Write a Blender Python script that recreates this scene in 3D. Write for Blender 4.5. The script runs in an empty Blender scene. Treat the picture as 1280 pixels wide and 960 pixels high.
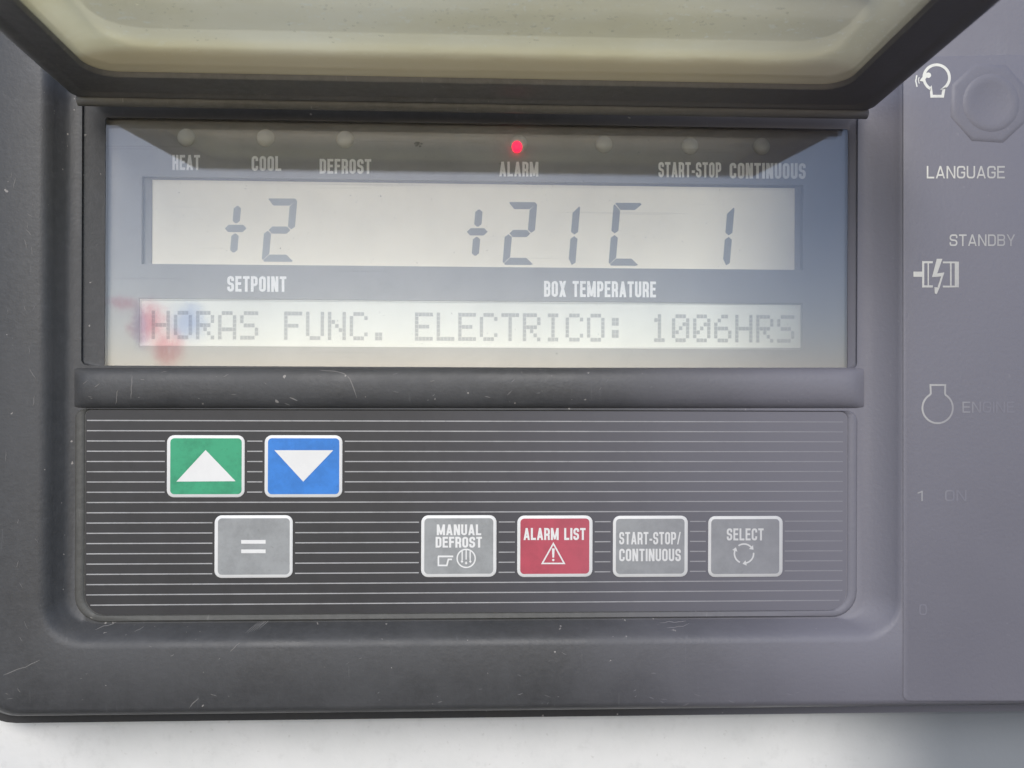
import bpy, bmesh, math, random
from mathutils import Vector, Matrix
from mathutils.bvhtree import BVHTree

# ------------------------------------------------------------------ camera, sky, sun
sc = bpy.context.scene
COL = sc.collection
random.seed(7)

D = 0.25                                   # camera to control panel, metres
HFOV = math.radians(60.0)
YAW, ROLL = math.radians(2.4), math.radians(0.22)
PW, PH = 1280.0, 960.0                     # measuring grid of the photograph
FPX = (PW / 2) / math.tan(HFOV / 2)
fwd = Vector((math.sin(YAW), math.cos(YAW), 0))
rgt0 = Vector((math.cos(YAW), -math.sin(YAW), 0))
up0 = Vector((0, 0, 1))
rgt = rgt0 * math.cos(ROLL) + up0 * math.sin(ROLL)
upv = up0 * math.cos(ROLL) - rgt0 * math.sin(ROLL)
CAM = -D * fwd

cam_data = bpy.data.cameras.new("camera")
cam_data.sensor_width = 36
cam_data.angle = HFOV
cam_data.clip_start, cam_data.clip_end = 0.01, 500
cam_data.dof.use_dof = True
cam_data.dof.focus_distance = D + 0.006
cam_data.dof.aperture_fstop = 16
cam = bpy.data.objects.new("camera", cam_data)
COL.objects.link(cam)
m = Matrix((rgt, upv, -fwd)).transposed().to_4x4()
m.translation = CAM
cam.matrix_world = m
sc.camera = cam

SUN_EL, SUN_ROT = math.radians(31), math.radians(187)
world = bpy.data.worlds.new("World")
sc.world = world
world.use_nodes = True
wn = world.node_tree
sky = wn.nodes.new("ShaderNodeTexSky")
sky.sky_type = 'NISHITA'
sky.sun_disc = False
sky.sun_elevation, sky.sun_rotation = SUN_EL, SUN_ROT
sky.air_density, sky.dust_density, sky.ozone_density = 0.6, 0.6, 2.0
bg = wn.nodes["Background"]
bg.inputs[1].default_value = 0.15
wn.links.new(sky.outputs[0], bg.inputs[0])

sun_data = bpy.data.lights.new("sun", 'SUN')
sun_data.energy = 1.95
sun_data.angle = math.radians(26)
sun_data.color = (1.0, 0.955, 0.89)
sun = bpy.data.objects.new("sun", sun_data)
COL.objects.link(sun)
sdir = Vector((math.sin(SUN_ROT) * math.cos(SUN_EL), math.cos(SUN_ROT) * math.cos(SUN_EL), math.sin(SUN_EL)))
sun.rotation_euler = sdir.to_track_quat('Z', 'Y').to_euler()

sc.view_settings.view_transform = 'Standard'
sc.view_settings.look = 'None'
sc.view_settings.exposure = 0.42
sc.view_settings.gamma = 1.0
sc.cycles.sample_clamp_indirect = 2.0


# ------------------------------------------------------------------ helpers
def at(px, py, Y):
    """the point of the depth plane Y that was measured at this place of the photograph"""
    d = fwd + rgt * ((px - PW / 2) / FPX) - upv * ((py - PH / 2) / FPX)
    return CAM + d * ((Y - CAM.y) / d.y)


def rect(x0, y0, x1, y1, Y):
    xm, ym = (x0 + x1) / 2, (y0 + y1) / 2
    return at(x0, ym, Y).x, at(xm, y1, Y).z, at(x1, ym, Y).x, at(xm, y0, Y).z


def mm(px):
    return px * D / FPX


def rounded(pts, rads, n=8, closed=True):
    """2D polyline with rounded corners, always the same number of points per corner"""
    out = []
    N = len(pts)
    for i, p in enumerate(pts):
        r = rads[i] if isinstance(rads, (list, tuple)) else rads
        if not closed and i in (0, N - 1) or r <= 0:
            if closed or 0 < i < N - 1:
                out += [Vector(p)] if r <= 0 and n == 0 else [Vector(p)] * 1
            else:
                out.append(Vector(p))
            continue
        p = Vector(p)
        a, b = Vector(pts[i - 1]) - p, Vector(pts[(i + 1) % N]) - p
        la, lb = a.length, b.length
        a, b = a / la, b / lb
        ang = a.angle(b, math.pi)
        if ang > math.pi - 1e-3:
            out.append(p)
            continue
        t = min(r / math.tan(ang / 2), la * 0.49, lb * 0.49)
        rr = t * math.tan(ang / 2)
        bis = (a + b).normalized()
        c = p + bis * (rr / math.sin(ang / 2))
        s, e = p + a * t - c, p + b * t - c
        a0, a1 = math.atan2(s.y, s.x), math.atan2(e.y, e.x)
        da = (a1 - a0 + math.pi) % (2 * math.pi) - math.pi
        for k in range(n + 1):
            an = a0 + da * k / n
            out.append(c + Vector((math.cos(an), math.sin(an))) * rr)
    return out


def rr_loop(box, r, Y, n=8, sub=12):
    """rounded rectangle in the panel's own plane: list of 3D points"""
    X0, Z0, X1, Z1 = box
    rads = r if isinstance(r, (list, tuple)) else [r] * 4
    c = rounded([(X0, Z1), (X1, Z1), (X1, Z0), (X0, Z0)], [max(q, 1e-5) for q in rads], n)
    out = []
    for i, p in enumerate(c):
        out.append(p)
        if i % (n + 1) == n:
            q = c[(i + 1) % len(c)]
            for k in range(1, sub):
                out.append(p.lerp(q, k / sub))
    return [Vector((p.x, Y, p.y)) for p in out]


def loft(bm, loops, mat=0, closed=True):
    rows = [[bm.verts.new(p) for p in l] for l in loops]
    n = len(rows[0])
    for a, b in zip(rows, rows[1:]):
        for i in range(n if closed else n - 1):
            j = (i + 1) % n
            f = bm.faces.new((a[i], a[j], b[j], b[i]))
            f.material_index = mat
            f.smooth = True
    return rows


def cap(bm, row, mat=0):
    f = bm.faces.new(row)
    f.material_index = mat
    return f


def link(name, bm, mats, parent=None, base=None, smooth=35):
    """one mesh object; points are given in panel space, parented without offset trouble"""
    bmesh.ops.recalc_face_normals(bm, faces=bm.faces)
    me = bpy.data.meshes.new(name)
    bm.to_mesh(me)
    bm.free()
    for mt in (mats if isinstance(mats, (list, tuple)) else [mats]):
        me.materials.append(mt)
    if smooth:
        for e in me.polygons:
            e.use_smooth = True
        me.set_sharp_from_angle(angle=math.radians(smooth))
    o = bpy.data.objects.new(name, me)
    COL.objects.link(o)
    off = Vector((0, 0, 0))
    if parent is not None:
        o.parent = parent
        q = parent
        while q is not None:
            off += q.location
            q = q.parent
    cs = [v.co for v in me.vertices]
    c = sum(cs, Vector()) / max(1, len(cs))
    me.transform(Matrix.Translation(-c))
    o.location = c - off
    return o


def thing(name, loc, label, cat):
    o = bpy.data.objects.new(name, None)
    o.empty_display_size = 0.02
    o.location = loc
    COL.objects.link(o)
    o["label"], o["category"] = label, cat
    return o


def flat_poly(bm, pts3, mat=0):
    f = bm.faces.new([bm.verts.new(p) for p in pts3])
    f.material_index = mat
    if f.normal.y > 0:
        f.normal_flip()
    return f


def stroke_poly(pts, t, closed=False):
    """outline quads of a polyline of width t in 2D; returns list of polygons sharing edges"""
    P = [Vector(p) for p in pts]
    Q = [P[0]]
    for p in P[1:]:
        if (p - Q[-1]).length > 1e-6:
            Q.append(p)
    if closed and (Q[0] - Q[-1]).length < 1e-6:
        Q.pop()
    n = len(Q)
    L, Rr = [], []
    for i in range(n):
        a = Q[i - 1] if (i > 0 or closed) else None
        b = Q[(i + 1) % n] if (i < n - 1 or closed) else None
        if a is None:
            d = (b - Q[i]).normalized(); nn = Vector((-d.y, d.x)); k = 1
        elif b is None:
            d = (Q[i] - a).normalized(); nn = Vector((-d.y, d.x)); k = 1
        else:
            d1, d2 = (Q[i] - a).normalized(), (b - Q[i]).normalized()
            n1, n2 = Vector((-d1.y, d1.x)), Vector((-d2.y, d2.x))
            nn = n1 + n2
            if nn.length < 1e-4:
                nn = n1
            nn.normalize()
            k = 1 / max(0.4, nn.dot(n1))
        L.append(Q[i] + nn * (t / 2 * k)); Rr.append(Q[i] - nn * (t / 2 * k))
    polys = []
    for i in range(n if closed else n - 1):
        j = (i + 1) % n
        polys.append([L[i], L[j], Rr[j], Rr[i]])
    return polys


# condensed capitals drawn as strokes in a cell of width w and height 1
def glyph(ch, w, t):
    l, r, b, tp, c = t / 2, w - t / 2, t / 2, 1 - t / 2, w / 2
    R = min(0.16 + t * 0.3, (r - l) * 0.49)
    S, P = [], []                           # strokes (points, radius, closed), raw polygons
    def V(x, y0=0, y1=1): S.append(([(x, y0), (x, y1)], 0, False))
    def Hh(y, x0, x1): S.append(([(x0, y), (x1, y)], 0, False))
    if ch in "HN":
        V(l); V(r)
        if ch == "H": Hh(.5, l, r)
        else: P.append([(t * .2, 1), (t * 1.15, 1), (w - t * .2, 0), (w - t * 1.15, 0)])
    elif ch == "I": V(l)
    elif ch in "EF":
        V(l); Hh(tp, l, w); Hh(.52, l, w * .92)
        if ch == "E": Hh(b, l, w)
    elif ch == "L": V(l); Hh(b, l, w)
    elif ch == "T": V(c); Hh(tp, 0, w)
    elif ch == "A":
        P += [[(0, 0), (t * .95, 0), (c + t * .5, 1), (c - t * .5, 1)],
              [(w - t * .95, 0), (w, 0), (c + t * .5, 1), (c - t * .5, 1)]]
        Hh(.27, w * .22, w * .78)
    elif ch == "M":
        V(l); V(r)
        P += [[(t * .1, 1), (t * 1.05, 1), (c + t * .42, 0.05), (c - t * .42, 0.05)],
              [(w - t * 1.05, 1), (w - t * .1, 1), (c + t * .42, 0.05), (c - t * .42, 0.05)]]
    elif ch == "X":
        P += [[(0, 0), (t * 1.1, 0), (w, 1), (w - t * 1.1, 1)], [(0, 1), (t * 1.1, 1), (w, 0), (w - t * 1.1, 0)]]
    elif ch == "Y":
        V(c, 0, .45)
        P += [[(0, 1), (t * 1.1, 1), (c + t * .5, .42), (c - t * .5, .42)], [(w - t * 1.1, 1), (w, 1), (c + t * .5, .42), (c - t * .5, .42)]]
    elif ch in "O0": S.append(([(l, b), (l, tp), (r, tp), (r, b)], R, True))
    elif ch == "D":
        S.append(([(l, b), (l, tp), (r, tp), (r, b)], [0, 0, R, R], True))
    elif ch == "C": S.append(([(r, .66), (r, tp), (l, tp), (l, b), (r, b), (r, .34)], R, False))
    elif ch == "G": S.append(([(r, .68), (r, tp), (l, tp), (l, b), (r, b), (r, .47), (c, .47)], [0, R, R, R, R, 0, 0], False))
    elif ch == "S":
        S.append(([(r, .68), (r, tp), (l, tp), (l, .53), (r, .47), (r, b), (l, b), (l, .32)], min(R, .2), False))
    elif ch == "U": S.append(([(l, 1), (l, b), (r, b), (r, 1)], R, False))
    elif ch in "PR":
        V(l); S.append(([(l, tp), (r, tp), (r, .44), (l, .44)], min(R, .2), False))
        if ch == "R":
            S.append(([(l, .44), (r - t * .1, .44), (r, 0)], [0, min(R, .13), 0], False))
    elif ch == "B":
        V(l); S.append(([(l, tp), (r, tp), (r, .52), (l, .52)], min(R, .18), False))
        S.append(([(l, .52), (r, .52), (r, b), (l, b)], min(R, .18), False))
    elif ch == "1":
        V(r); P.append([(0, .72), (0, .84), (r, 1), (r, .84)])
    elif ch == "-": Hh(.38, 0, w)
    elif ch == "/": P.append([(0, 0), (t * .75, 0), (w, 1), (w - t * .75, 1)])
    return S, P


WIDTHS = {"I": None, "M": 1.38, "N": 1.06, "-": .55, "/": .75, " ": .62, "A": 1.1, "L": .9, "E": .92, "F": .88, "T": .98, "1": .62, "X": 1.1, "Y": 1.1}


def text_polys(s, x0, x1, y0, y1, w=.43, t=.17, gap=.11, slope=0.0):
    """lettering fitted into a box of the photograph grid; y0 top, y1 bottom at the left end"""
    cells, x = [], 0
    for ch in s:
        cw = t if ch == "I" else w * (WIDTHS.get(ch) or 1)
        cells.append((ch, x, cw)); x += cw + gap
    tot = x - gap
    sx, h = (x1 - x0) / tot, y1 - y0
    groups = []
    for ch, ox, cw in cells:
        S, P = glyph(ch, cw, t)
        k = 0
        def put(pt):
            X = x0 + (ox + pt[0]) * sx
            return (X, y1 - pt[1] * h + slope * (X - x0))
        for pts, rad, closed in S:
            q = rounded(pts, rad, 5, closed) if rad else [Vector(p) for p in pts]
            for pl in stroke_poly(q, t, closed):
                groups.append((k, [put(p) for p in pl]))
            k += 1
        for p in P:
            groups.append((k, [put(q) for q in p])); k += 1
    return groups


def add_text(bm, s, x0, x1, y0, y1, Y, mat=0, **kw):
    for k, pl in text_polys(s, x0, x1, y0, y1, **kw):
        flat_poly(bm, [at(p[0], p[1], Y - 4e-6 * k) for p in pl], mat)


def add_stroke(bm, pts, t, Y, rad=0, closed=False, mat=0, n=6):
    q = rounded(pts, rad, n, closed) if rad else [Vector(p) for p in pts]
    for pl in stroke_poly(q, t, closed):
        flat_poly(bm, [at(p.x, p.y, Y) for p in pl], mat)


def add_poly(bm, pts, Y, mat=0):
    flat_poly(bm, [at(p[0], p[1], Y) for p in pts], mat)


def arc(cx, cy, r, a0, a1, n=24):
    return [(cx + r * math.cos(math.radians(a0 + (a1 - a0) * k / n)), cy + r * math.sin(math.radians(a0 + (a1 - a0) * k / n))) for k in range(n + 1)]


# ------------------------------------------------------------------ materials
def px_x(px):
    return at(px, 480, 0).x


def px_z(py):
    return at(640, py, 0).z


class NT:
    def __init__(self, name):
        self.m = bpy.data.materials.new(name)
        self.m.use_nodes = True
        self.t = self.m.node_tree
        self.p = self.t.nodes["Principled BSDF"]
        self.out = self.t.nodes["Material Output"]
        g = self.n("ShaderNodeNewGeometry")
        self.pos = g.outputs["Position"]

    def n(self, k):
        return self.t.nodes.new(k)

    def l(self, a, b):
        self.t.links.new(a, b)

    def val(self, sock, v):
        if hasattr(v, "is_linked") or isinstance(v, bpy.types.NodeSocket):
            self.l(v, sock)
        else:
            sock.default_value = v

    def math(self, op, a, b=0.0, c=None, clamp=False):
        n = self.n("ShaderNodeMath"); n.operation = op; n.use_clamp = clamp
        self.val(n.inputs[0], a); self.val(n.inputs[1], b)
        if c is not None: self.val(n.inputs[2], c)
        return n.outputs[0]

    def noise(self, scale, detail=4, rough=.6, stretch=None, offset=None):
        v = self.pos
        if stretch or offset:
            mp = self.n("ShaderNodeMapping")
            mp.inputs["Scale"].default_value = stretch or (1, 1, 1)
            mp.inputs["Location"].default_value = offset or (0, 0, 0)
            self.l(v, mp.inputs[0]); v = mp.outputs[0]
        n = self.n("ShaderNodeTexNoise")
        n.inputs["Scale"].default_value = scale
        n.inputs["Detail"].default_value = detail
        n.inputs["Roughness"].default_value = rough
        self.l(v, n.inputs["Vector"])
        return n.outputs[0]

    def ramp(self, v, a, b, lo=0.0, hi=1.0, smooth=True):
        n = self.n("ShaderNodeMapRange")
        n.interpolation_type = 'SMOOTHSTEP' if smooth else 'LINEAR'
        for k, q in enumerate((v, a, b, lo, hi)):
            self.val(n.inputs[k], q)
        return n.outputs[0]

    def mix(self, f, a, b):
        n = self.n("ShaderNodeMix"); n.data_type = 'RGBA'
        self.val(n.inputs[0], f)
        for k, q in ((6, a), (7, b)):
            self.val(n.inputs[k], (*q, 1) if isinstance(q, tuple) and len(q) == 3 else q)
        return n.outputs[2]

    def xyz(self):
        s = self.n("ShaderNodeSeparateXYZ"); self.l(self.pos, s.inputs[0]); return s.outputs

    def bump(self, h, strength, dist):
        n = self.n("ShaderNodeBump")
        n.inputs["Strength"].default_value = strength
        n.inputs["Distance"].default_value = dist
        self.l(h, n.inputs["Height"]); self.l(n.outputs[0], self.p.inputs["Normal"])

    def schlick(self, f0):
        """mirror share of a thin sheet, the same from both sides"""
        g = self.n("ShaderNodeNewGeometry")
        d = self.n("ShaderNodeVectorMath"); d.operation = 'DOT_PRODUCT'
        self.l(g.outputs["Normal"], d.inputs[0]); self.l(g.outputs["Incoming"], d.inputs[1])
        k = self.math('POWER', self.math('SUBTRACT', 1.0, self.math('ABSOLUTE', d.outputs["Value"])), 5)
        return self.math('MULTIPLY_ADD', k, 1 - f0, f0)

    # lens veil at the photograph's right, painted into base colours by x position
    def dust(self, x0=430, x1=1120, top=0.9):
        x = self.xyz()
        nz = self.math('SUBTRACT', self.noise(18, 3), .5)
        xx = self.math('MULTIPLY_ADD', nz, .03, x[0])
        return self.ramp(xx, px_x(x0), px_x(x1), 0, top)


VEIL_TINT = (0.155, 0.152, 0.180)


def m_plastic(name, base, rough=.5, spec=.4, dust=(640, 1110, .9), grain=.4, wear=.3):
    T = NT(name)
    big, fine = T.noise(35, 5), T.noise(900, 3)
    c = T.mix(T.ramp(big, .35, .7), tuple(q * .86 for q in base), tuple(q * 1.12 for q in base))
    c = T.mix(T.ramp(T.noise(380, 6, .75), .35, .68, 0, .5), c, tuple(q * 1.3 for q in base))
    # pale rubbed streaks and scuffs
    st = T.noise(140, 6, .7, stretch=(.25, 1, 1.6))
    c = T.mix(T.ramp(st, .58, .8, 0, wear), c, tuple(min(1, q * 2.1 + .03) for q in base))
    st2 = T.noise(420, 4, .6, stretch=(1.5, 1, .2), offset=(3, 1, 2))
    c = T.mix(T.ramp(st2, .64, .76, 0, wear * .7), c, tuple(min(1, q * 2.3 + .04) for q in base))
    c = T.mix(T.ramp(T.noise(520, 2, .5, offset=(1, 2, 3)), .735, .76, 0, .7), c, (.33, .31, .29))
    if dust: c = T.mix(T.dust(*dust), c, VEIL_TINT)
    T.l(c, T.p.inputs["Base Color"])
    T.l(T.ramp(big, .3, .7, rough - .07, rough + .1), T.p.inputs["Roughness"])
    T.p.inputs["Specular IOR Level"].default_value = spec
    T.bump(fine, grain, .0002)
    return T.m


def m_flat(name, base, rough=.45, spec=.3, dust=(430, 1120, .9), dirt=.25):
    T = NT(name)
    n1, n2 = T.noise(95, 7, .75), T.noise(700, 4)
    c = T.mix(T.ramp(n1, .40, .66, 0, dirt), base, tuple(q * .62 for q in base))
    c = T.mix(T.ramp(n2, .62, .74, 0, dirt), c, tuple(q * .6 for q in base))
    if dust: c = T.mix(T.dust(*dust), c, VEIL_TINT)
    T.l(c, T.p.inputs["Base Color"])
    T.p.inputs["Roughness"].default_value = rough
    T.p.inputs["Specular IOR Level"].default_value = spec
    return T.m


M = {}
M["housing"] = m_plastic("weathered_grey_plastic", (.052, .053, .055))
M["frame"] = m_plastic("dark_hood_plastic", (.21, .21, .22), rough=.5)  # base lightened to make up for the little light reaching the cover's underside
M["hinge"] = m_plastic("worn_hinge_plastic", (.22, .215, .205), rough=.5, wear=.8)
M["rubber"] = m_plastic("black_rubber", (.03, .03, .031), rough=.6, wear=.2, dust=(700, 1180, .85))
M["rim"] = m_plastic("keypad_rim", (.075, .075, .07), rough=.55, wear=.6)
M["keypad"] = m_flat("keypad_foil", (.039, .039, .041), rough=.42, dirt=.3, dust=(430, 1130, .85))
M["stripe"] = m_flat("stripe_print", (.36, .36, .36), dust=(500, 1160, .85), dirt=.6)
M["white"] = m_flat("white_print", (.68, .68, .665), dust=(560, 1250, .62), dirt=.12)
M["letter"] = m_flat("white_lettering", (.95, .94, .91), dust=(820, 1250, .3), dirt=.04)
M["green"] = m_flat("green_print", (.045, .32, .17), dust=None, dirt=.75)
M["blue"] = m_flat("blue_print", (.04, .20, .58), dust=None, dirt=.5)
M["red"] = m_flat("red_print", (.47, .055, .085), dust=(430, 1120, .6), dirt=.5)
M["grey"] = m_flat("grey_print", (.29, .30, .30), dust=(600, 1150, .75), dirt=.5)
M["scratch"] = m_flat("bare_scratch", (.165, .16, .155), dust=(430, 1120, .8), dirt=.4)
M["board"] = m_flat("display_board_print", (.33, .325, .31), rough=.5, dirt=.2, dust=(600, 1130, .85))  # grey raised to carry the bright sky reflection seen in the pane
M["lcd"] = m_flat("lcd_glass_backing", (.84, .785, .64), rough=.35, dust=(860, 1120, .7), dirt=.08)
M["lcd_low"] = m_flat("lower_lcd_backing", (.80, .81, .73), rough=.35, dust=(900, 1120, .6), dirt=.06)
M["bezel"] = m_flat("lcd_bezel", (.30, .30, .29), dust=(700, 1080, .8), dirt=.2)
M["lcd_edge"] = m_flat("lcd_edge_strip", (.78, .78, .72), dust=(700, 1080, .9), dirt=.05)
M["segment"] = m_flat("lcd_segment_ink", (.38, .39, .38), dust=None, dirt=.05)
M["segment_mid"] = m_flat("lcd_segment_ink_mid", (.28, .285, .28), dust=None, dirt=.05)
M["dots"] = m_flat("lcd_dot_ink", (.42, .425, .405), dust=(860, 1130, .25), dirt=.05)
M["hole"] = m_flat("empty_lamp_hole", (.05, .05, .05), dust=None)


def backlight(mat, col, k):
    p = mat.node_tree.nodes["Principled BSDF"]
    p.inputs["Emission Color"].default_value = (*col, 1)
    p.inputs["Emission Strength"].default_value = k


backlight(M["lcd"], (1, .90, .70), .07)
backlight(M["lcd_low"], (.98, 1, .90), .01)


def m_lamp():
    T = NT("clear_lamp_lens")
    T.p.inputs["Base Color"].default_value = (.42, .42, .36, 1)
    T.l(T.mix(T.dust(500, 1100, .9), (.62, .61, .55), (.33, .33, .33)), T.p.inputs["Base Color"])
    T.p.inputs["Roughness"].default_value = .25
    T.p.inputs["Subsurface Weight"].default_value = .3
    T.p.inputs["Subsurface Radius"].default_value = (.001, .001, .001)
    return T.m


def m_led():
    T = NT("lit_red_led")
    T.p.inputs["Base Color"].default_value = (.8, .02, .05, 1)
    T.p.inputs["Emission Color"].default_value = (1, .004, .05, 1)
    T.p.inputs["Emission Strength"].default_value = 1.6
    return T.m


M["lamp"], M["led"] = m_lamp(), m_led()


def m_glass():
    """clear acrylic pane with dust, fine scratches and a red and blue reflection painted as tint"""
    T = NT("pane_with_painted_reflection")
    t = T.t
    t.nodes.remove(T.p)
    tr, gl, df = T.n("ShaderNodeBsdfTransparent"), T.n("ShaderNodeBsdfGlossy"), T.n("ShaderNodeBsdfDiffuse")
    gl.inputs["Roughness"].default_value = .03
    fr = T.schlick(.075)
    x = T.xyz()
    nz = T.noise(130, 6, .75)

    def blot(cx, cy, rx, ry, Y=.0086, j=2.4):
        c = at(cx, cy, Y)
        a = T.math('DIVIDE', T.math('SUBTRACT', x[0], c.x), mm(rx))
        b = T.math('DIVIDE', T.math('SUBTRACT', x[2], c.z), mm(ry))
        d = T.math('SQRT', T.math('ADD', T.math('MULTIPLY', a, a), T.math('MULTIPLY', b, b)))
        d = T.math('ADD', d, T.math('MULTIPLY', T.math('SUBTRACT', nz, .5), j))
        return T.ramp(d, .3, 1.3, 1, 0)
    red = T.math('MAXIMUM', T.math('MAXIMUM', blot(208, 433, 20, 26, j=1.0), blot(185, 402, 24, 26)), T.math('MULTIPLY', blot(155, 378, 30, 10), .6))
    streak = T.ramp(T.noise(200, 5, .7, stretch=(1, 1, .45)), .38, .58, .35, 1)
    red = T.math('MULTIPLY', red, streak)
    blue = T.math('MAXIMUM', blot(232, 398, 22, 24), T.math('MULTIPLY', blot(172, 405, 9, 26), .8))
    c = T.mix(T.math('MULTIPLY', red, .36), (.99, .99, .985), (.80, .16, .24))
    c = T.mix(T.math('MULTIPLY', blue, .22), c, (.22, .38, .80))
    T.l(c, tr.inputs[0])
    # dust: thin all over, painted lens veil added at right, plus specks and hairline scratches
    base = T.ramp(T.noise(25, 5), .3, .8, .02, .07)
    spk = T.ramp(T.noise(1300, 2), .73, .78, 0, .5)
    scr = T.ramp(T.noise(160, 3, .5, stretch=(.08, 1, 3.5)), .66, .72, 0, .1)
    f = T.math('MAXIMUM', T.math('MAXIMUM', base, scr), spk)
    f = T.math('MAXIMUM', f, T.dust(820, 1110, .24))
    df.inputs[0].default_value = (*VEIL_TINT, 1)
    m1, m2 = T.n("ShaderNodeMixShader"), T.n("ShaderNodeMixShader")
    T.l(f, m1.inputs[0]); T.l(tr.outputs[0], m1.inputs[1]); T.l(df.outputs[0], m1.inputs[2])
    T.l(fr, m2.inputs[0]); T.l(m1.outputs[0], m2.inputs[1]); T.l(gl.outputs[0], m2.inputs[2])
    T.l(m2.outputs[0], T.out.inputs[0])
    return T.m


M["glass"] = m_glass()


def m_cream(milky):
    T = NT("milky_cream_cover" if milky else "clear_cover_face")
    n1, n2 = T.noise(22, 5, .6, stretch=(.6, 1, 1)), T.noise(150, 4, stretch=(.4, 1, 1))
    c = T.mix(T.ramp(n1, .3, .72), (.90, .85, .60), (1.0, .97, .78))
    c = T.mix(T.ramp(n2, .5, .8, 0, .35), c, (.82, .76, .54))
    # wet glints painted as near-white flecks, densest towards the free edge
    x = T.xyz()
    band = T.math('MULTIPLY', T.ramp(x[1], -.020, -.040), T.ramp(T.noise(40, 2, offset=(5, 0, 2)), .28, .6))
    ch = T.math('MAXIMUM', T.ramp(T.noise(700, 3, .6, stretch=(.4, .6, 1)), .62, .66), T.ramp(T.noise(1100, 2, stretch=(1, .6, 1)), .66, .69))
    ch = T.math('MULTIPLY', ch, band)
    c = T.mix(T.ramp(T.math('MULTIPLY_ADD', T.math('SUBTRACT', n2, .5), .003, x[1]), -.0275, -.0225, 0, .7), c, (.56, .47, .30))
    c = T.mix(ch, c, (1, 1, .86))
    c = T.mix(T.dust(760, 1190, .7), c, (.40, .38, .37))
    t = T.t
    t.nodes.remove(T.p)
    df, tl, gl = T.n("ShaderNodeBsdfDiffuse"), T.n("ShaderNodeBsdfTranslucent"), T.n("ShaderNodeBsdfGlossy")
    tr = T.n("ShaderNodeBsdfTransparent")
    T.l(c, df.inputs[0]); T.l(c, tl.inputs[0])
    gl.inputs["Roughness"].default_value = .2
    fr = T.schlick(.035)
    m1, m2 = T.n("ShaderNodeMixShader"), T.n("ShaderNodeMixShader")
    m1.inputs[0].default_value = .92
    T.l(df.outputs[0], m1.inputs[1]); m0 = T.n("ShaderNodeMixShader")
    m0.inputs[0].default_value = .30 if milky else 1.0
    T.l(T.mix(.5, c, (1, 1, 1)), tr.inputs[0])
    T.l(tl.outputs[0], m0.inputs[1]); T.l(tr.outputs[0], m0.inputs[2])
    T.l(m0.outputs[0], m1.inputs[2])
    T.l(fr, m2.inputs[0]); T.l(m1.outputs[0], m2.inputs[1]); T.l(gl.outputs[0], m2.inputs[2])
    T.l(m2.outputs[0], T.out.inputs[0])
    return T.m


M["cream"], M["cream_top"] = m_cream(True), m_cream(False)


def m_drop():
    """wet bead: lets the lit cover show through and glints at the sun"""
    T = NT("clear_drop")
    t = T.t
    t.nodes.remove(T.p)
    tr, gl, tl, m1, m2 = T.n("ShaderNodeBsdfTransparent"), T.n("ShaderNodeBsdfGlossy"), T.n("ShaderNodeBsdfTranslucent"), T.n("ShaderNodeMixShader"), T.n("ShaderNodeMixShader")
    gl.inputs["Roughness"].default_value = .12
    gl.inputs[0].default_value = (1, .98, .9, 1)
    m1.inputs[0].default_value = .1
    T.l(tr.outputs[0], m1.inputs[1]); T.l(tl.outputs[0], m1.inputs[2])
    m2.inputs[0].default_value = .12
    T.l(m1.outputs[0], m2.inputs[1]); T.l(gl.outputs[0], m2.inputs[2])
    T.l(m2.outputs[0], T.out.inputs[0])
    return T.m


M["drop"] = m_drop()


def m_wall():
    T = NT("white_painted_metal")
    n1 = T.noise(30, 5)
    c = T.mix(T.ramp(n1, .35, .75), (.64, .64, .625), (.58, .585, .57))
    c = T.mix(T.ramp(T.noise(170, 6, .75), .5, .8, 0, .5), c, (.47, .47, .455))
    spk = T.ramp(T.noise(420, 3), .66, .72, 0, .5)
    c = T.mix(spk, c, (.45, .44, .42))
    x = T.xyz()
    xx = T.math('MULTIPLY_ADD', T.math('SUBTRACT', T.noise(14, 3), .5), .025, x[0])  # grey fade baked into the wall paint: veiling haze at lower right
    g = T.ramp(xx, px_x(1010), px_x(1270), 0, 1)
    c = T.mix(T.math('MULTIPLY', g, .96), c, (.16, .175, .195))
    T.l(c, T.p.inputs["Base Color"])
    T.p.inputs["Roughness"].default_value = .35
    T.bump(T.noise(260, 5), .25, .0004)
    return T.m


M["wall"] = m_wall()


def m_veiled_print():
    """white print on the switch plate, colour blended into the lens veil towards the lower right"""
    T = NT("print_faded_into_veil")
    x = T.xyz()
    fx = T.math('MULTIPLY', T.math('SUBTRACT', x[0], px_x(1140)), .62 / (px_x(1270) - px_x(1140)))
    fz = T.math('MULTIPLY', T.math('SUBTRACT', px_z(100), x[2]), .165 / (px_z(100) - px_z(200)))
    f = T.math('SUBTRACT', 1.10, T.math('ADD', fx, fz), clamp=True)
    f = T.math('MULTIPLY', f, T.ramp(T.noise(500, 4), .2, .55, .75, 1))
    c = T.mix(f, VEIL_TINT, (.68, .67, .60))
    T.l(c, T.p.inputs["Base Color"])
    T.p.inputs["Roughness"].default_value = .5
    return T.m


M["worn"] = m_veiled_print()

# ------------------------------------------------------------------ the wall behind
WY = .030
bm = bmesh.new()
x0, z0, x1, z1 = rect(-700, -700, 2000, 1700, WY)
bmesh.ops.create_grid(bm, x_segments=2, y_segments=2, size=1)
for v in bm.verts:
    v.co = Vector((x0 + (v.co.x + 1) / 2 * (x1 - x0), WY + .0012, z0 + (v.co.y + 1) / 2 * (z1 - z0)))
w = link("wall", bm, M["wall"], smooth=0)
w["kind"] = "structure"
w["label"] = "white painted metal wall behind the control unit"

# ------------------------------------------------------------------ control unit
unit = thing("control_unit", at(640, 896, WY), "dark grey plastic control unit with LCD display and membrane keypad", "control unit")

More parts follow.
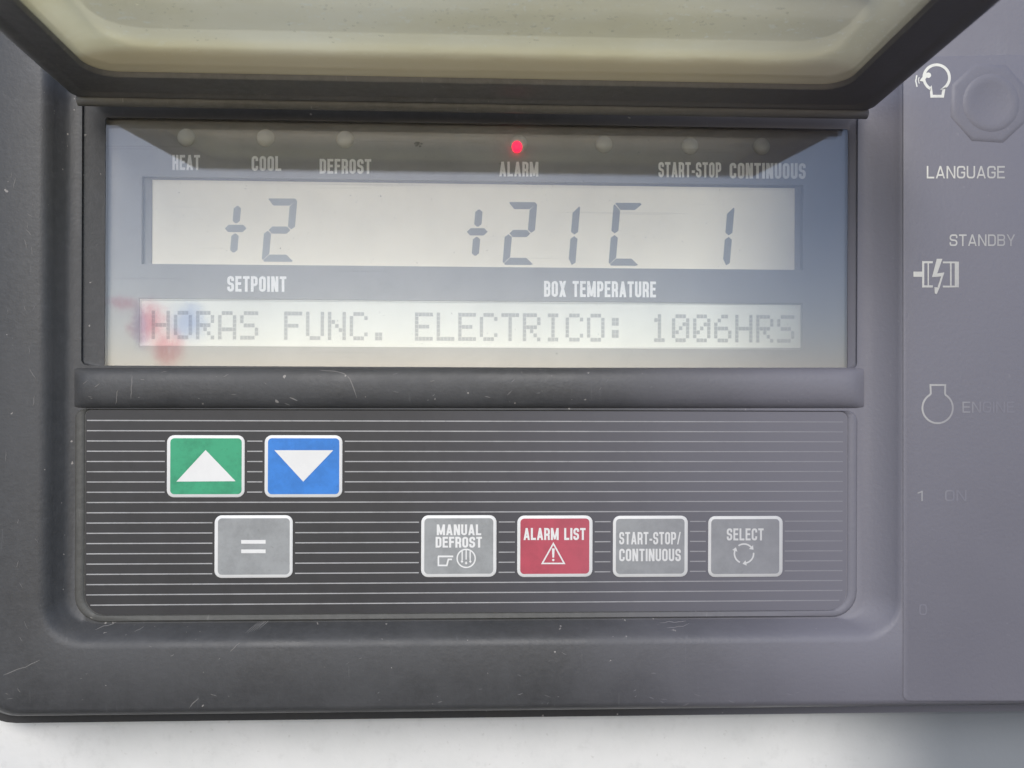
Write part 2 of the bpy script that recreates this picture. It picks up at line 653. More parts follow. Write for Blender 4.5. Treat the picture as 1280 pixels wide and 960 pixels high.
# rubber gasket between housing and wall
bm = bmesh.new()
G0 = rect(-40, -340, 1570, 896, WY); G1 = rect(-39, -340, 1569, 896, .022)
r = mm(62)
rows = loft(bm, [rr_loop(G0, r, WY + .001), rr_loop(G1, r, .026), rr_loop(rect(-37, -338, 1567, 895, .0215), r, .0215),
                 rr_loop(rect(10, -300, 1530, 850, .0215), r * .7, .0215)])
link("gasket", bm, M["rubber"], unit)

# housing: side, rounded edge, front face, soft chamfer, inner floor with the display opening
FY = .0065
H = [rr_loop(rect(-30, -330, 1560, 886.5, .0214), mm(56), .0214),
     rr_loop(rect(-29, -330, 1560, 886, .004), mm(56), .004),
     rr_loop(rect(-27, -328, 1558, 885.5, .0018), mm(54), .0018),
     rr_loop(rect(-23, -324, 1554, 883, .0005), mm(52), .0005),
     rr_loop(rect(-16, -316, 1546, 878, 0), mm(48), 0),
     rr_loop(rect(46, 10, 1130, 808, 0), mm(52), 0),
     rr_loop(rect(53, 14, 1127, 802, .0003), mm(48), .0003),
     rr_loop(rect(60, 18, 1122, 796, .0012), mm(44), .0012),
     rr_loop(rect(67, 22, 1115, 789, .0026), mm(42), .0026),
     rr_loop(rect(80, 30, 1093, 780, .0054), mm(38), .0054),
     rr_loop(rect(88, 34, 1080, 776, FY), mm(34), FY),
     rr_loop(rect(102, 128, 1072, 459, FY), mm(8), FY),
     rr_loop(rect(104.5, 130, 1070, 459, FY + .0012), mm(8), FY + .0012),
     rr_loop(rect(110, 132, 1067, 459, FY + .0016), mm(6), FY + .0016),
     
     rr_loop(rect(131, 154, 1060, 462, .0092), mm(4), .0092),
     rr_loop(rect(132, 155, 1059, 462, .0123), mm(4), .0123)]
bm = bmesh.new()
loft(bm, H)
# rounded ridge between display and keypad
prof = [(459.5, .0135), (459.6, .0062), (461.5, .0051), (465, .0044), (470, .0039), (478, .0036), (488, .0036), (497, .0039), (503, .0044), (508, .0052), (511, .0063), (511.5, .0085)]
xs = [93, 95, 98, 102, 108] + [130 + k * 40 for k in range(24)] + [1064, 1070, 1076, 1080]
rows = []
for x in xs:
    e = min(1, max(0, (x - 91) / 20)) * min(1, max(0, (1082 - x) / 20))
    e = e * (2 - e)
    rows.append([at(x, y, FY + .0005 + (Y - FY) * (.25 + .75 * e) if Y < FY else Y) for y, Y in prof])
vr = [[bm.verts.new(p) for p in l] for l in rows]
for a, b in zip(vr, vr[1:]):
    for i in range(len(prof) - 1):
        f = bm.faces.new((a[i], a[i + 1], b[i + 1], b[i])); f.smooth = True
bm.normal_update()
tree = BVHTree.FromBMesh(bm)


def scratch(pts, w):
    """a thin pale scratch laid on the moulded surface"""
    hits = []
    for px, py in pts:
        d = (at(px, py, 0) - CAM).normalized()
        h = tree.ray_cast(CAM, d)
        if h[0] is None: return
        hits.append(h[0] - d * .00006)
    vs = []
    for i, p in enumerate(hits):
        d = hits[min(i + 1, len(hits) - 1)] - hits[max(i - 1, 0)]
        s = d.cross(Vector((0, 1, 0))).normalized() * mm(w) * .5 * (1 if 0 < i < len(hits) - 1 else .3)
        vs.append((bm.verts.new(p + s), bm.verts.new(p - s)))
    for a, b in zip(vs, vs[1:]):
        f = bm.faces.new((a[0], b[0], b[1], a[1])); f.material_index = 1


def wob(x0, y0, x1, y1, n=8, a=1.0, bow=0.0):
    o = []
    for k in range(n + 1):
        t = k / n
        o.append((x0 + (x1 - x0) * t + random.uniform(-a, a), y0 + (y1 - y0) * t + random.uniform(-a, a) + bow * math.sin(math.pi * t)))
    return o


scratch([(400, 463), (418, 464), (430, 467), (437, 473), (440, 480), (443, 488), (446, 497)], 1.2)
scratch(wob(362, 497, 372, 501, 3, .3), 1.5)
scratch(wob(166, 470, 163, 500, 6, .8), .9)
scratch(wob(147, 488, 145, 506, 6, .8), .9)
for k in range(6):
    scratch(wob(306 + 3.5 * k, 792 - k, 322 + 3.2 * k, 778 - k, 4, .4), .7)
scratch(wob(300, 803, 288, 815, 6, .8), .8)
scratch(wob(118, 787, 150, 776, 6, .9), .9)
scratch(wob(5, 845, 50, 826, 8, 1.2), 1.0)
scratch(wob(236, 889 - 4, 249, 872, 5, .5), 1.0)
scratch(wob(168, 790, 180, 783, 4, .5), .8)
scratch(wob(826, 778, 858, 776, 6, 1.2), 1.2)
scratch(wob(834, 786, 862, 780, 6, 1.2), 1.2)
for k in range(70):
    x, y = random.uniform(5, 1060), random.choice([random.uniform(805, 880), random.uniform(466, 505), random.uniform(866, 884)])
    ln = random.uniform(2, 9)
    an = random.uniform(-.5, .9)
    scratch(wob(x, y, x + ln * math.cos(an), y - ln * math.sin(an), 3, .4), random.uniform(.4, .9))
for k in range(22):
    x, y = random.uniform(4, 45), random.uniform(180, 860)
    scratch(wob(x, y, x + random.uniform(-4, 8), y + random.uniform(4, 14), 3, .6), random.uniform(.4, .8))
link("housing", bm, [M["housing"], M["scratch"]], unit, smooth=50)

# ------------------------------------------------------------------ display
BY = .0120
bm = bmesh.new()
bx = rect(120, 140, 1072, 466, BY)
u = rect(177, 226, 1004, 334, BY)
v = rect(174, 376, 1003, 434.5, BY)
xs = sorted([bx[0], u[0], v[0], u[2], v[2], bx[2]])
zs = sorted([bx[1], v[1], v[3], u[1], u[3], bx[3]])
holes = [u, v]
for i in range(len(xs) - 1):
    for j in range(len(zs) - 1):
        cx, cz = (xs[i] + xs[i + 1]) / 2, (zs[j] + zs[j + 1]) / 2
        if any(h[0] < cx < h[2] and h[1] < cz < h[3] for h in holes) or xs[i + 1] - xs[i] < 1e-9:
            continue
        flat_poly(bm, [Vector(p) for p in ((xs[i], BY, zs[j]), (xs[i + 1], BY, zs[j]), (xs[i + 1], BY, zs[j + 1]), (xs[i], BY, zs[j + 1]))])
bmesh.ops.remove_doubles(bm, verts=bm.verts, dist=1e-7)
for h, dep in ((u, .0025), (v, .0008)):
    loft(bm, [[Vector((a, Y, b)) for a, b in ((h[0], h[1]), (h[2], h[1]), (h[2], h[3]), (h[0], h[3]))] for Y in (BY, BY + dep)])
board = link("display_board", bm, M["board"], unit, smooth=20)

LY = BY - .00006
for s, a, b, c, d in (("HEAT", 215.5, 250, 193.5, 212.5), ("COOL", 314.5, 351.5, 195, 213.5), ("DEFROST", 399.5, 464, 198.5, 217),
                      ("ALARM", 624, 673, 202, 220.5), ("START-STOP", 823, 901.5, 202.5, 221.5), ("CONTINUOUS", 912, 1007, 203.5, 223),
                      ("SETPOINT", 284, 358, 345, 364.5), ("BOX TEMPERATURE", 680, 820, 351, 371)):
    bm = bmesh.new()
    add_text(bm, s, a, b, c, d, LY, w=.44, t=.175, gap=.085, slope=.006)
    link("lettering", bm, M["letter"], board, smooth=0)

# upper screen
UY = BY + .0024
bm = bmesh.new()
q = rect(170, 220, 1010, 340, UY)
r1 = loft(bm, [rr_loop(q, .0004, UY + .001, 3, 2), rr_loop(q, .0004, UY, 3, 2)])
cap(bm, r1[-1])
screen = link("lcd_screen", bm, M["lcd"], unit, smooth=20)
screen["label"] = "larger upper cream LCD screen with seven-segment digits"


bm = bmesh.new()
o_, i_ = rect(176.4, 225.4, 1004.6, 335, UY - .0005), rect(189.5, 229.5, 994, 333.6, UY - .0005)
loft(bm, [[Vector((a, Y, b)) for a, b in ((h[0], h[1]), (h[2], h[1]), (h[2], h[3]), (h[0], h[3]))] for h, Y in ((o_, UY - .0005), (i_, UY - .0005), (i_, UY + .0001))])
link("bezel", bm, M["bezel"], screen, smooth=0)


def seven(name, x, y, w, h, t, segs, mat, sh=.085):
    """seven-segment character; x, y upper left of its upright box in the measuring grid"""
    bm = bmesh.new()
    g = 1.0
    hw = t / 2
    def pt(a, b): return (x + a + (h - b) * sh, y + b + a * .006)
    def hseg(yc, a, b, k0=1, k1=1):
        return [(a, yc), (a + hw, yc - hw), (b - hw, yc - hw), (b, yc), (b - hw, yc + hw), (a + hw, yc + hw)]
    def vseg(xc, a, b):
        return [(xc, a), (xc + hw, a + hw), (xc + hw, b - hw), (xc, b), (xc - hw, b - hw), (xc - hw, a + hw)]
    mid = h / 2
    P = {'a': [(g + 1, 0 + 1), (3, 0), (w - 3, 0), (w - g, 2), (w - t, t), (t, t)],
         'd': [(g + 1, h - 2), (3, h), (w - 2, h), (w + 1, h - 1), (w - t + 1, h - t), (t, h - t)],
         'g': hseg(mid, hw + g, w - hw - g),
         'f': [(0, 3), (1.5, 2), (t, t + g), (t, mid - hw), (hw, mid - g), (0, mid - hw)],
         'b': [(w, 3), (w - 1.5, 2), (w - t, t + g), (w - t, mid - hw), (w - hw, mid - g), (w, mid - hw)],
         'e': [(hw, mid + g), (t, mid + hw), (t, h - t - g), (1.5, h - 2), (0, h - 4), (0, mid + hw)],
         'c': [(w - hw, mid + g), (w, mid + hw), (w, h - 4), (w - hw, h - 1), (w - t, h - t), (w - t, mid + hw)]}
    for k, s in enumerate(segs):
        add_poly(bm, [pt(a, b) for a, b in P[s]], UY - .00008)
    return link(name, bm, mat, screen, smooth=0)


def plus(x, y, w, h, t, mat, sh=.085):
    bm = bmesh.new()
    hw, cx, cy = t / 2, w / 2, h / 2 - 1
    def pt(a, b): return (x + a + (h - b) * sh, y + b)
    def cap_v(a, b): return [(cx - hw, a + 3), (cx - 1, a), (cx + 1, a), (cx + hw, a + 3), (cx + hw, b - 3), (cx + 1, b), (cx - 1, b), (cx - hw, b - 3)]
    add_poly(bm, [pt(a, b) for a, b in cap_v(0, cy - hw - 2)], UY - .00008)
    add_poly(bm, [pt(a, b) for a, b in cap_v(cy + hw + 2, h)], UY - .00008)
    add_poly(bm, [pt(a, b) for a, b in [(0, cy), (hw, cy - hw), (w - hw, cy - hw), (w, cy), (w - hw, cy + hw), (hw, cy + hw)]], UY - .00008)
    return link("lcd_digit", bm, mat, screen, smooth=0)


plus(278.5, 257.5, 27, 58, 9, M["segment"])
seven("lcd_digit", 327, 248, 38, 79, 8.8, "abged", M["segment"])
plus(581, 262, 26, 57.5, 9, M["segment_mid"])
seven("lcd_digit", 628, 252.5, 37, 78.5, 8.8, "abged", M["segment_mid"])
seven("lcd_digit", 682, 256, 37, 76, 8.8, "bc", M["segment_mid"])
seven("lcd_digit", 760.5, 253.5, 36, 78.5, 8.8, "afed", M["segment_mid"])
seven("lcd_digit", 875, 257.5, 37, 75, 8.8, "bc", M["segment_mid"])

# lower dot-matrix screen
DY = BY + .0007
bm = bmesh.new()
q = rect(170, 370, 1008, 440, DY)
r1 = loft(bm, [rr_loop(q, .0004, DY + .001, 3, 2), rr_loop(q, .0004, DY, 3, 2)])
cap(bm, r1[-1])
# pale printed edge line just inside the opening
lower = link("lcd_screen", bm, M["lcd_low"], unit, smooth=20)
lower["label"] = "narrow lower cream LCD screen with a line of dot-matrix text"
bm = bmesh.new()
qq = rect(174.2, 376.2, 1002.5, 434.3, DY - .0003)
e = mm(1.8)
lo = [[Vector((a, DY - .0003, b)) for a, b in ((qq[0] + i, qq[1] + i), (qq[2] - i, qq[1] + i), (qq[2] - i, qq[3] - i), (qq[0] + i, qq[3] - i))] for i in (0, e)]
loft(bm, lo)
link("edge_line", bm, M["lcd_edge"], lower, smooth=0)

DOT = {"H": "10001 10001 10001 11111 10001 10001 10001", "O": "01110 10001 10001 10001 10001 10001 01110",
       "R": "11110 10001 10001 11110 10100 10010 10001", "A": "01110 10001 10001 10001 11111 10001 10001",
       "S": "01111 10000 10000 01110 00001 00001 11110", "F": "11111 10000 10000 11110 10000 10000 10000",
       "U": "10001 10001 10001 10001 10001 10001 01110", "N": "10001 10001 11001 10101 10011 10001 10001",
       "C": "01110 10001 10000 10000 10000 10001 01110", ".": "00000 00000 00000 00000 00000 01100 01100",
       "E": "11111 10000 10000 11110 10000 10000 11111", "L": "10000 10000 10000 10000 10000 10000 11111",
       "T": "11111 00100 00100 00100 00100 00100 00100", "I": "01110 00100 00100 00100 00100 00100 01110",
       ":": "00000 01100 01100 00000 01100 01100 00000", "1": "00100 01100 00100 00100 00100 00100 01110",
       "0": "01110 10001 10011 10101 11001 10001 01110", "6": "00110 01000 10000 11110 10001 10001 01110"}
line = "HORAS FUNC. ELECTRICO: 1006HRS"
X0, X1 = at(189.5, 405, DY).x, at(993, 411, DY).x
Zt, Zb = at(640, 391.3, DY).z, at(640, 426.6, DY).z
pitch = (X1 - X0) / (len(line) - 1 + 5 / 6)
dw, dh = pitch / 6, (Zt - Zb) / 7
i = 0
for word in line.split(" "):
    bm = bmesh.new()
    for ch in word:
        for rr_, row in enumerate(DOT[ch].split()):
            for cc, bit in enumerate(row):
                if bit == "1":
                    a, b = X0 + i * pitch + cc * dw, Zt - rr_ * dh
                    s = .04
                    y = DY - .00008
                    flat_poly(bm, [Vector(p) for p in ((a + dw * s, y, b - dh * (1 - s)), (a + dw * (1 - s), y, b - dh * (1 - s)), (a + dw * (1 - s), y, b - dh * s), (a + dw * s, y, b - dh * s))])
        i += 1
    i += 1
    link("lettering", bm, M["dots"], lower, smooth=0)

# indicator lamps
def dome(name, px, py, rpx, Yb, hgt, mat, parent, sq=1.0):
    bm = bmesh.new()
    c = at(px, py, Yb)
    R = rpx * (D + Yb) / FPX
    loops = []
    for k in range(7):
        a = k / 7 * math.pi / 2
        loops.append([Vector((c.x + R * math.cos(a) * math.cos(t), Yb - hgt * math.sin(a), c.z + R * sq * math.cos(a) * math.sin(t))) for t in [2 * math.pi * j / 28 for j in range(28)]])
    rows = loft(bm, loops)
    cap(bm, rows[-1])
    return link(name, bm, mat, parent, smooth=80)


for px, py in ((233, 172), (332, 172.5), (431.5, 174.5), (648.5, 180), (755, 180.5), (862.5, 182.5), (952, 183)):
    lamp = dome("indicator_lamp", px, py, 11, BY + .0001, .0012, M["lamp"], unit)
    if px == 648.5:
        lamp["label"] = "lit red alarm lamp"
        dome("light_spot", 646.2, 183.6, 6.6, BY - .00098, .0011, M["led"], lamp, 1.15)
# socket of the missing fourth lamp
bm = bmesh.new()
for k in range(9):
    a = random.uniform(0, 6.28)
    rr_ = random.uniform(0, 6)
    cx, cy = 522 + rr_ * math.cos(a), 180 + rr_ * .6 * math.sin(a)
    add_poly(bm, [(cx + random.uniform(1, 2.6) * math.cos(t), cy + random.uniform(.7, 1.6) * math.sin(t)) for t in (0, 1, 2, 3, 4, 5)], BY - .00006 - k * 4e-6)
link("lamp_socket", bm, M["hole"], unit, smooth=0)["label"] = "worn empty socket of a missing lamp"

# clear pane over the display
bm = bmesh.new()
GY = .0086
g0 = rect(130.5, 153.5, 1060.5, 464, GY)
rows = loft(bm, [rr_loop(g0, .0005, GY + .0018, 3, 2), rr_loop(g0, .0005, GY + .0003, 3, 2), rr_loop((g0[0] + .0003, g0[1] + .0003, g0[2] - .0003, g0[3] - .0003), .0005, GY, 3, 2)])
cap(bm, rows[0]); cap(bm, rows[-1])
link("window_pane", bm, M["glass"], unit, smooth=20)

# ------------------------------------------------------------------ keypad
KY = .0061
bm = bmesh.new()
rk = [mm(7), mm(10), mm(24), mm(26)]
rko = [mm(12), mm(14), mm(32), mm(34)]
rows = loft(bm, [rr_loop(rect(93, 511.5, 1072, 775, FY + .0016), rko, FY + .0016),
                 rr_loop(rect(94, 512, 1071, 774, FY - .0004), rko, FY - .0004),
                 rr_loop(rect(95.5, 512.4, 1069.5, 772.6, FY - .0008), rko, FY - .0008),
                 rr_loop(rect(104, 513, 1061, 767, FY - .0006), rk, FY - .0006),
                 rr_loop(rect(106, 513.4, 1059, 766, FY - .0002), rk, FY - .0002),
                 rr_loop(rect(107, 513.8, 1057.5, 765.5, KY + .0002), rk, KY + .0002)])
link("keypad_rim", bm, M["rim"], unit, smooth=50)
bm = bmesh.new()
rows = loft(bm, [rr_loop(rect(106.6, 513.5, 1058, 765.6, KY), rk, KY)] * 1)
f = bm.faces.new(rows[0])
keypad = link("keypad", bm, M["keypad"], unit, smooth=0)

BTN = {"up": (209, 544, 306, 621.5), "down": (331, 544, 428, 621.5), "equals": (268.5, 644, 366, 722), "manual": (526.5, 644, 620.5, 721),
       "alarm": (646.5, 644.3, 740.5, 721), "start": (766, 644.6, 859.5, 721), "select": (885, 645, 978, 721)}
bm = bmesh.new()
lw = mm(1.4)
TH = at(640, 526.6, KY).z
step = (at(640, 526.6, KY).z - at(640, 753, KY).z) / 18
xl, xr = at(108.5, 600, KY).x, at(1053.5, 600, KY).x
for k in range(19):
    z = TH - k * step
    segs = [(xl + (mm(5) if k == 18 else 0), xr - (mm(4) if k == 18 else 0))]
    for b in BTN.values():
        B = rect(*b, KY)
        if B[1] - lw < z < B[3] + lw:
            ns = []
            for s, e2 in segs:
                if B[0] > s and B[2] < e2: ns += [(s, B[0] - mm(3)), (B[2] + mm(3), e2)]
                else: ns.append((s, e2))
            segs = ns
    for s, e2 in segs:
        y = KY - .00005
        n = max(1, int((e2 - s) / .01))
        for i in range(n):
            a, b = s + (e2 - s) * i / n, s + (e2 - s) * (i + 1) / n
            flat_poly(bm, [Vector((a, y, z - lw / 2)), Vector((b, y, z - lw / 2)), Vector((b, y, z + lw / 2)), Vector((a, y, z + lw / 2))])
link("stripe_lines", bm, M["stripe"], keypad, smooth=0)

PY = KY - .00045                          # front of a button's printed face


def button(key, face_mat, label):
    x0, y0, x1, y1 = BTN[key]
    bm = bmesh.new()
    rows = loft(bm, [rr_loop(rect(x0, y0, x1, y1, KY), mm(9), KY + .0001, 6, 2), rr_loop(rect(x0, y0, x1, y1, KY), mm(9), KY - .0002, 6, 2),
                     rr_loop(rect(x0 + 1.2, y0 + 1.2, x1 - 1.2, y1 - 1.2, KY), mm(8), KY - .0004, 6, 2)])
    cap(bm, rows[-1])
    b = link("button", bm, M["white"], unit, smooth=40)
    b["label"] = label
    bm = bmesh.new()
    q = rect(x0 + 3.9, y0 + 3.8, x1 - 3.9, y1 - 3.8, KY - .0004)
    rows = loft(bm, [rr_loop(q, mm(5), KY - .0003, 6, 2), rr_loop(q, mm(5), PY, 6, 2)])
    cap(bm, rows[-1])
    link("button_face", bm, face_mat, b, smooth=30)
    return b


SY = PY - .00005
b = button("up", M["green"], "green button with white upward triangle")
bm = bmesh.new(); add_poly(bm, [(257, 562.5), (294.5, 601.5), (220.5, 602)], SY); link("arrow_symbol", bm, M["white"], b, smooth=0)
b = button("down", M["blue"], "blue button with white downward triangle")
bm = bmesh.new(); add_poly(bm, [(343, 562.8), (416.5, 562.8), (379, 602)], SY); link("arrow_symbol", bm, M["white"], b, smooth=0)
b = button("equals", M["grey"], "grey button with white equals sign")
bm = bmesh.new()
for y in (675, 686.8):
    add_poly(bm, [(301.5, y), (332, y), (332, y + 4.6), (301.5, y + 4.6)], SY)
link("equals_sign", bm, M["white"], b, smooth=0)

b = button("manual", M["grey"], "grey button lettered manual defrost")
bm = bmesh.new()
add_text(bm, "MANUAL", 546, 601.5, 655.5, 669, SY, w=.5, t=.18, gap=.09)
add_text(bm, "DEFROST", 544.5, 602.5, 671, 684.5, SY, w=.5, t=.18, gap=.09)
link("lettering", bm, M["white"], b, smooth=0)
bm = bmesh.new()
add_stroke(bm, [(547.5, 695.5), (566.5, 695.5)], 2.2, SY)
add_stroke(bm, [(565, 699.2), (560.5, 699.2), (558.5, 706.8), (548, 706.8), (548, 695.5)], 2.0, SY - 4e-6)
add_stroke(bm, arc(582.7, 698, 11.3, 0, 360, 36)[:-1], 1.7, SY, closed=True)
for dx, a, b2 in ((-5, 689, 700), (0, 687.5, 699.5), (5, 689, 700)):
    add_stroke(bm, [(582.7 + dx, a), (582.7 + dx, b2)], 1.6, SY - 4e-6)
for dx, y in ((-5.2, 702), (0, 704), (5.2, 702)):
    add_poly(bm, [(582.7 + dx, y - 2.6), (582.7 + dx + 1.6, y), (582.7 + dx, y + 1.8), (582.7 + dx - 1.6, y)], SY - 8e-6)
link("defrost_symbol", bm, M["white"], b, smooth=0)

b = button("alarm", M["red"], "red button lettered alarm list")
bm = bmesh.new()
add_text(bm, "ALARM LIST", 654.5, 732, 660, 675, SY, w=.5, t=.18, gap=.09)
link("lettering", bm, M["white"], b, smooth=0)
bm = bmesh.new()
add_stroke(bm, [(691.7, 679.5), (705.3, 704.3), (677.8, 704.3)], 1.8, SY, closed=True)
add_poly(bm, [(689.9, 685.5), (693.3, 685.5), (692.7, 697), (690.5, 697)], SY)
add_poly(bm, arc(691.6, 700, 1.5, 0, 330, 11), SY)
link("warning_symbol", bm, M["white"], b, smooth=0)

b = button("start", M["grey"], "grey button lettered start-stop continuous")
bm = bmesh.new()
add_text(bm, "START-STOP/", 774, 851, 665, 680.5, SY, w=.46, t=.16, gap=.09)
add_text(bm, "CONTINUOUS", 774, 851, 686, 701.5, SY, w=.46, t=.16, gap=.09)
link("lettering", bm, M["white"], b, smooth=0)

b = button("select", M["grey"], "grey button lettered select with circling arrows")
bm = bmesh.new()
add_text(bm, "SELECT", 908.5, 954.5, 660.5, 675.5, SY, w=.48, t=.16, gap=.1)
link("lettering", bm, M["white"], b, smooth=0)
bm = bmesh.new()
cx, cy, R = 930, 692, 12
for k in range(3):
    a0 = -125 + 120 * k
    add_stroke(bm, arc(cx, cy, R, a0, a0 + 82, 16), 1.9, SY)
    e = math.radians(a0 + 82)
    tx, ty = -math.sin(e), math.cos(e)
    ex, ey = cx + R * math.cos(e), cy + R * math.sin(e)
    add_poly(bm, [(ex + 4.6 * tx, ey + 4.6 * ty), (ex + 3.4 * math.cos(e), ey + 3.4 * math.sin(e)), (ex - 3.4 * math.cos(e), ey - 3.4 * math.sin(e))], SY - 4e-6)
link("arrow_symbol", bm, M["white"], b, smooth=0)

# ------------------------------------------------------------------ flip-up cover, raised over the display
HZ = at(600, 122.5, 0).z
TILT = math.radians(4)
DIRV, DIRN = Vector((0, -math.cos(TILT), math.sin(TILT))), Vector((0, math.sin(TILT), math.cos(TILT)))
DU0, DU1 = at(94, 125, 0).x, at(1087, 133, 0).x
DV0, DV1 = 0.0, .087
WV0, WV1 = .0150, .0700
WU0, WU1 = at(112, 80, -.0165).x, at(1058, 98, -.0165).x
door = thing("flip_up_cover", Vector(((DU0 + DU1) / 2, 0, HZ)), "raised hinged cover with milky cream window in a dark frame above the display", "cover")


def dl(u0, v0, u1, v1, r, nn, n=8, sub=8):
    """rounded rectangle in the plane of the raised cover"""
    return [Vector((p.x, 0, HZ)) + DIRV * p.z + DIRN * nn for p in rr_loop((u0, v0, u1, v1), r, 0, n, sub)]


def ins(k, nn, r=.004):
    return dl(DU0 + k, DV0 + k, DU1 - k, DV1 - k, r, nn)


def win(k, nn, r=.007, kv=None):
    kv = k if kv is None else kv
    return dl(WU0 + k, WV0 + kv, WU1 - k, WV1 - k, r, nn)


bm = bmesh.new()
rows = loft(bm, [win(-.002, .0032), ins(.0012, .0034), ins(.0003, .0030), ins(0, .0022), ins(0, -.0014), ins(.0004, -.0021), ins(.0012, -.0024),
                 ins(.0030, -.0024), ins(.0036, -.0019), ins(.0044, -.0017), win(-.0012, -.0022), win(-.0003, -.0020), win(0, -.0014), win(0, .0012), win(-.002, .0014), win(-.002, .0032)])
link("frame", bm, M["frame"], door, smooth=45)
bm = bmesh.new()
rows = loft(bm, [win(-.0015, .0026), win(-.0015, -.0002), win(.0005, -.0008), win(.0012, -.0009, kv=.0022), win(.0022, -.0002, kv=.0048), win(.003, .0004, kv=.0075), win(.0045, .0010, kv=.0105), win(.009, .0014, .01, kv=.0150)])
cap(bm, rows[-1])
top = [bm.verts.new(v.co + DIRN * .0026) for v in rows[-1]]
cap(bm, top, 1)
for a in range(len(top)):
    b = (a + 1) % len(top)
    bm.faces.new((top[a], top[b], rows[0][b], rows[0][a]))
link("cover_window", bm, [M["cream"], M["cream_top"]], door, smooth=50)
# dried drops and chips clinging to the underside, thickest towards the free edge
bm = bmesh.new()
cl = [(random.uniform(WU0 + .02, WU1 - .02), random.uniform(.034, .070)) for k in range(26)]
cl += [(random.uniform(WU0 + .03, WU1 - .05), random.uniform(.044, .062)) for k in range(14)]
for k in range(520):
    cu, cv = random.choice(cl)
    pu, pv = cu + random.gauss(0, .009), cv + random.gauss(0, .0035)
    if not (WU0 + .012 < pu < WU1 - .012 and .028 < pv < WV1 - .003):
        continue
    R = .00008 + .00026 * random.random() ** 2.2
    ex = random.choice([1, 1, 1.3, 1.8, 3.2])
    q = Vector((pu, 0, HZ)) + DIRV * pv + DIRN * .0014
    rot = random.uniform(-.4, .4)
    ring = []
    for a, hgt in ((1, 0), (.98, .3), (.82, .65), (.45, .9)):
        ring.append([q + Vector((R * a * (ex * math.cos(t) * math.cos(rot) - math.sin(t) * math.sin(rot)), 0, 0)) + DIRV * (R * a * (ex * math.cos(t) * math.sin(rot) + math.sin(t) * math.cos(rot))) - DIRN * (R * hgt) for t in [6.2832 * j / 8 for j in range(8)]])
    rows = loft(bm, ring)
    tip = bm.verts.new(q - DIRN * R)
    for j in range(8):
        f = bm.faces.new((rows[-1][j], rows[-1][(j + 1) % 8], tip)); f.smooth = True
o = link("droplets", bm, M["drop"], door, smooth=180)
o["kind"] = "stuff"
bm = bmesh.new()
c0, c1 = Vector((DU0 + .001, -.0004, HZ - .0027)), Vector((DU1 - .001, -.0004, HZ - .0027))
loops = []
for k in range(41):
    c = c0.lerp(c1, k / 40)
    loops.append([c + Vector((0, .0015 * math.cos(t), .0015 * math.sin(t))) for t in [2 * math.pi * j / 14 for j in range(14)]])
rows = loft(bm, loops)
cap(bm, rows[0]); cap(bm, rows[-1])
link("hinge", bm, M["hinge"], door, smooth=50)

def poly_loop(pts, rads, Y, n=8, sub=4):
    c = rounded(pts, rads, n)
    out = []
    for i, p in enumerate(c):
        out.append(p)
        if i % (n + 1) == n:
            q = c[(i + 1) % len(c)]
            out += [p.lerp(q, k / sub) for k in range(1, sub)]
    return [at(p.x, p.y, Y) for p in out]


# ------------------------------------------------------------------ switch plate on the right
plate = thing("switch_plate", at(1290, 790, 0), "switch plate tinted lilac grey by a painted lens veil, white words and symbols faded into it", "switch panel")
PL = [(1129, 98), (1159, 71), (1545, 62), (1545, 876), (1129, 876)]
bm = bmesh.new()
loops = [poly_loop(PL, 7, -.00005), poly_loop(PL, 7, -.0002), poly_loop([(x + (1.5 if x < 1300 else -1.5), y + (1.5 if y < 400 else -1.5)) for x, y in PL], 7, -.00035)]
rows = loft(bm, loops)
cap(bm, rows[-1])
link("faceplate", bm, M["housing"], plate, smooth=40)
QY = -.00041


def word(s, x0, x1, y0, y1):
    bm = bmesh.new()
    add_text(bm, s, x0, x1, y0, y1, QY, w=.74, t=.135, gap=.14)
    link("lettering", bm, M["worn"], plate, smooth=0)


word("LANGUAGE", 1158.5, 1256, 207.5, 223)
word("STANDBY", 1187, 1269, 293, 307.5)
word("ENGINE", 1203, 1268, 502, 516)
word("1", 1147, 1153.5, 613.5, 626.5)
word("ON", 1181, 1208, 612.5, 626.5)
word("0", 1149, 1158.5, 755, 769)
# speaking head
bm = bmesh.new()
circ = arc(1170.8, 97, 16, 118, 418, 40)
add_stroke(bm, circ + [(1180, 110.5), (1178.3, 120.3), (1164.5, 120.3), (1163.5, 110.8)], 3.5, QY, closed=True)
add_poly(bm, arc(1160.5, 94, 3.4, 0, 340, 17), QY - 4e-6)
add_poly(bm, [(1157.5, 90), (1160, 95), (1154, 102), (1149.5, 101)], QY - 8e-6)
add_stroke(bm, [(1149, 96.5), (1147.8, 100), (1149, 104.5)], 1.0, QY)
add_stroke(bm, [(1146, 94), (1144.7, 101), (1146.3, 108.5)], 1.6, QY)
link("head_symbol", bm, M["worn"], plate, smooth=0)
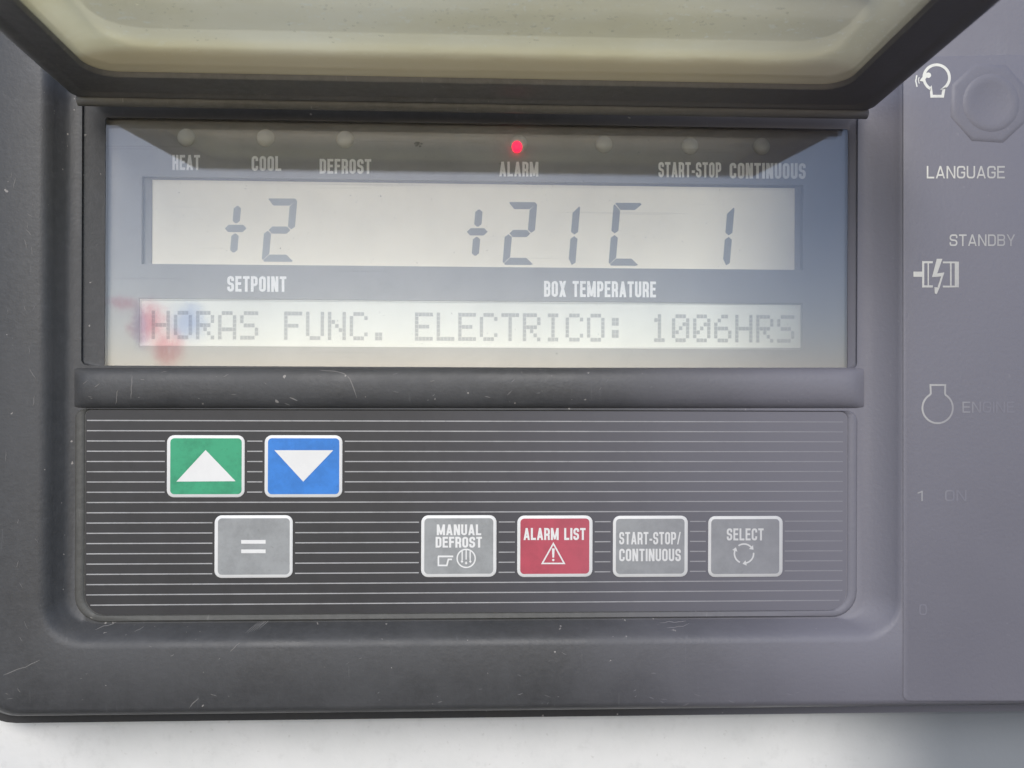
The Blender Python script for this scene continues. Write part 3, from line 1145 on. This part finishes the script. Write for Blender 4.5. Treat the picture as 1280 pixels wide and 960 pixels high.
# electric motor with a bolt
bm = bmesh.new()
add_poly(bm, [(1141.8, 339.5), (1153, 339.5), (1153, 346), (1141.8, 346)], QY)
add_stroke(bm, [(1166, 327.8), (1154, 327.8), (1154, 358), (1166, 358)], 2.6, QY - 4e-6)
add_stroke(bm, [(1160.3, 329), (1160.3, 357)], 1.6, QY)
add_stroke(bm, [(1178.5, 328), (1196, 328)], 2.2, QY - 8e-6)
add_stroke(bm, [(1178.5, 358.2), (1196, 358.2)], 2.2, QY - 8e-6)
add_stroke(bm, [(1196, 327), (1196, 359.2)], 5.2, QY - 4e-6)
add_stroke(bm, [(1188.5, 329), (1188.5, 357)], 2.0, QY)
add_poly(bm, [(1171, 323.5), (1178, 323.5), (1171.5, 342), (1165, 346.5)], QY - 12e-6)
add_poly(bm, [(1165, 346.5), (1171.5, 341.8), (1180.5, 340.5), (1179, 345), (1172, 346)], QY - 16e-6)
add_poly(bm, [(1180, 341), (1174.5, 359.5), (1172, 359), (1177, 343.5)], QY - 20e-6)
add_poly(bm, [(1168, 359), (1174.5, 359.5), (1171, 367.5), (1168.5, 367)], QY - 24e-6)
link("motor_symbol", bm, M["worn"], plate, smooth=0)
# engine
bm = bmesh.new()
add_stroke(bm, arc(1172, 510, 19, -58, 238, 44) + [(1163.5, 492), (1163, 481.3), (1181.5, 481.3), (1181.3, 492)], 2.3, QY, closed=True)
link("engine_symbol", bm, M["worn"], plate, smooth=0)
# nut and collar of the selector switch
def disc(name, cx, cy, prof, sides, mat, rot=0):
    bm = bmesh.new()
    c = at(cx, cy, -.001)
    loops = []
    for rp, Y in prof:
        R = mm(rp)
        loops.append([Vector((c.x + R * math.cos(t), Y, c.z + R * math.sin(t))) for t in [rot + 2 * math.pi * j / sides for j in range(sides)]])
    rows = loft(bm, loops)
    cap(bm, rows[-1])
    return link(name, bm, mat, plate, smooth=30)


disc("switch_nut", 1238, 128, [(54, -.0003), (53, -.00045), (48, -.0006), (40, -.0006)], 8, M["housing"], .35)
disc("switch_collar", 1240, 128, [(38, -.0005), (36, -.0007), (32, -.0008), (26, -.0008), (24, -.0007)], 40, M["housing"])
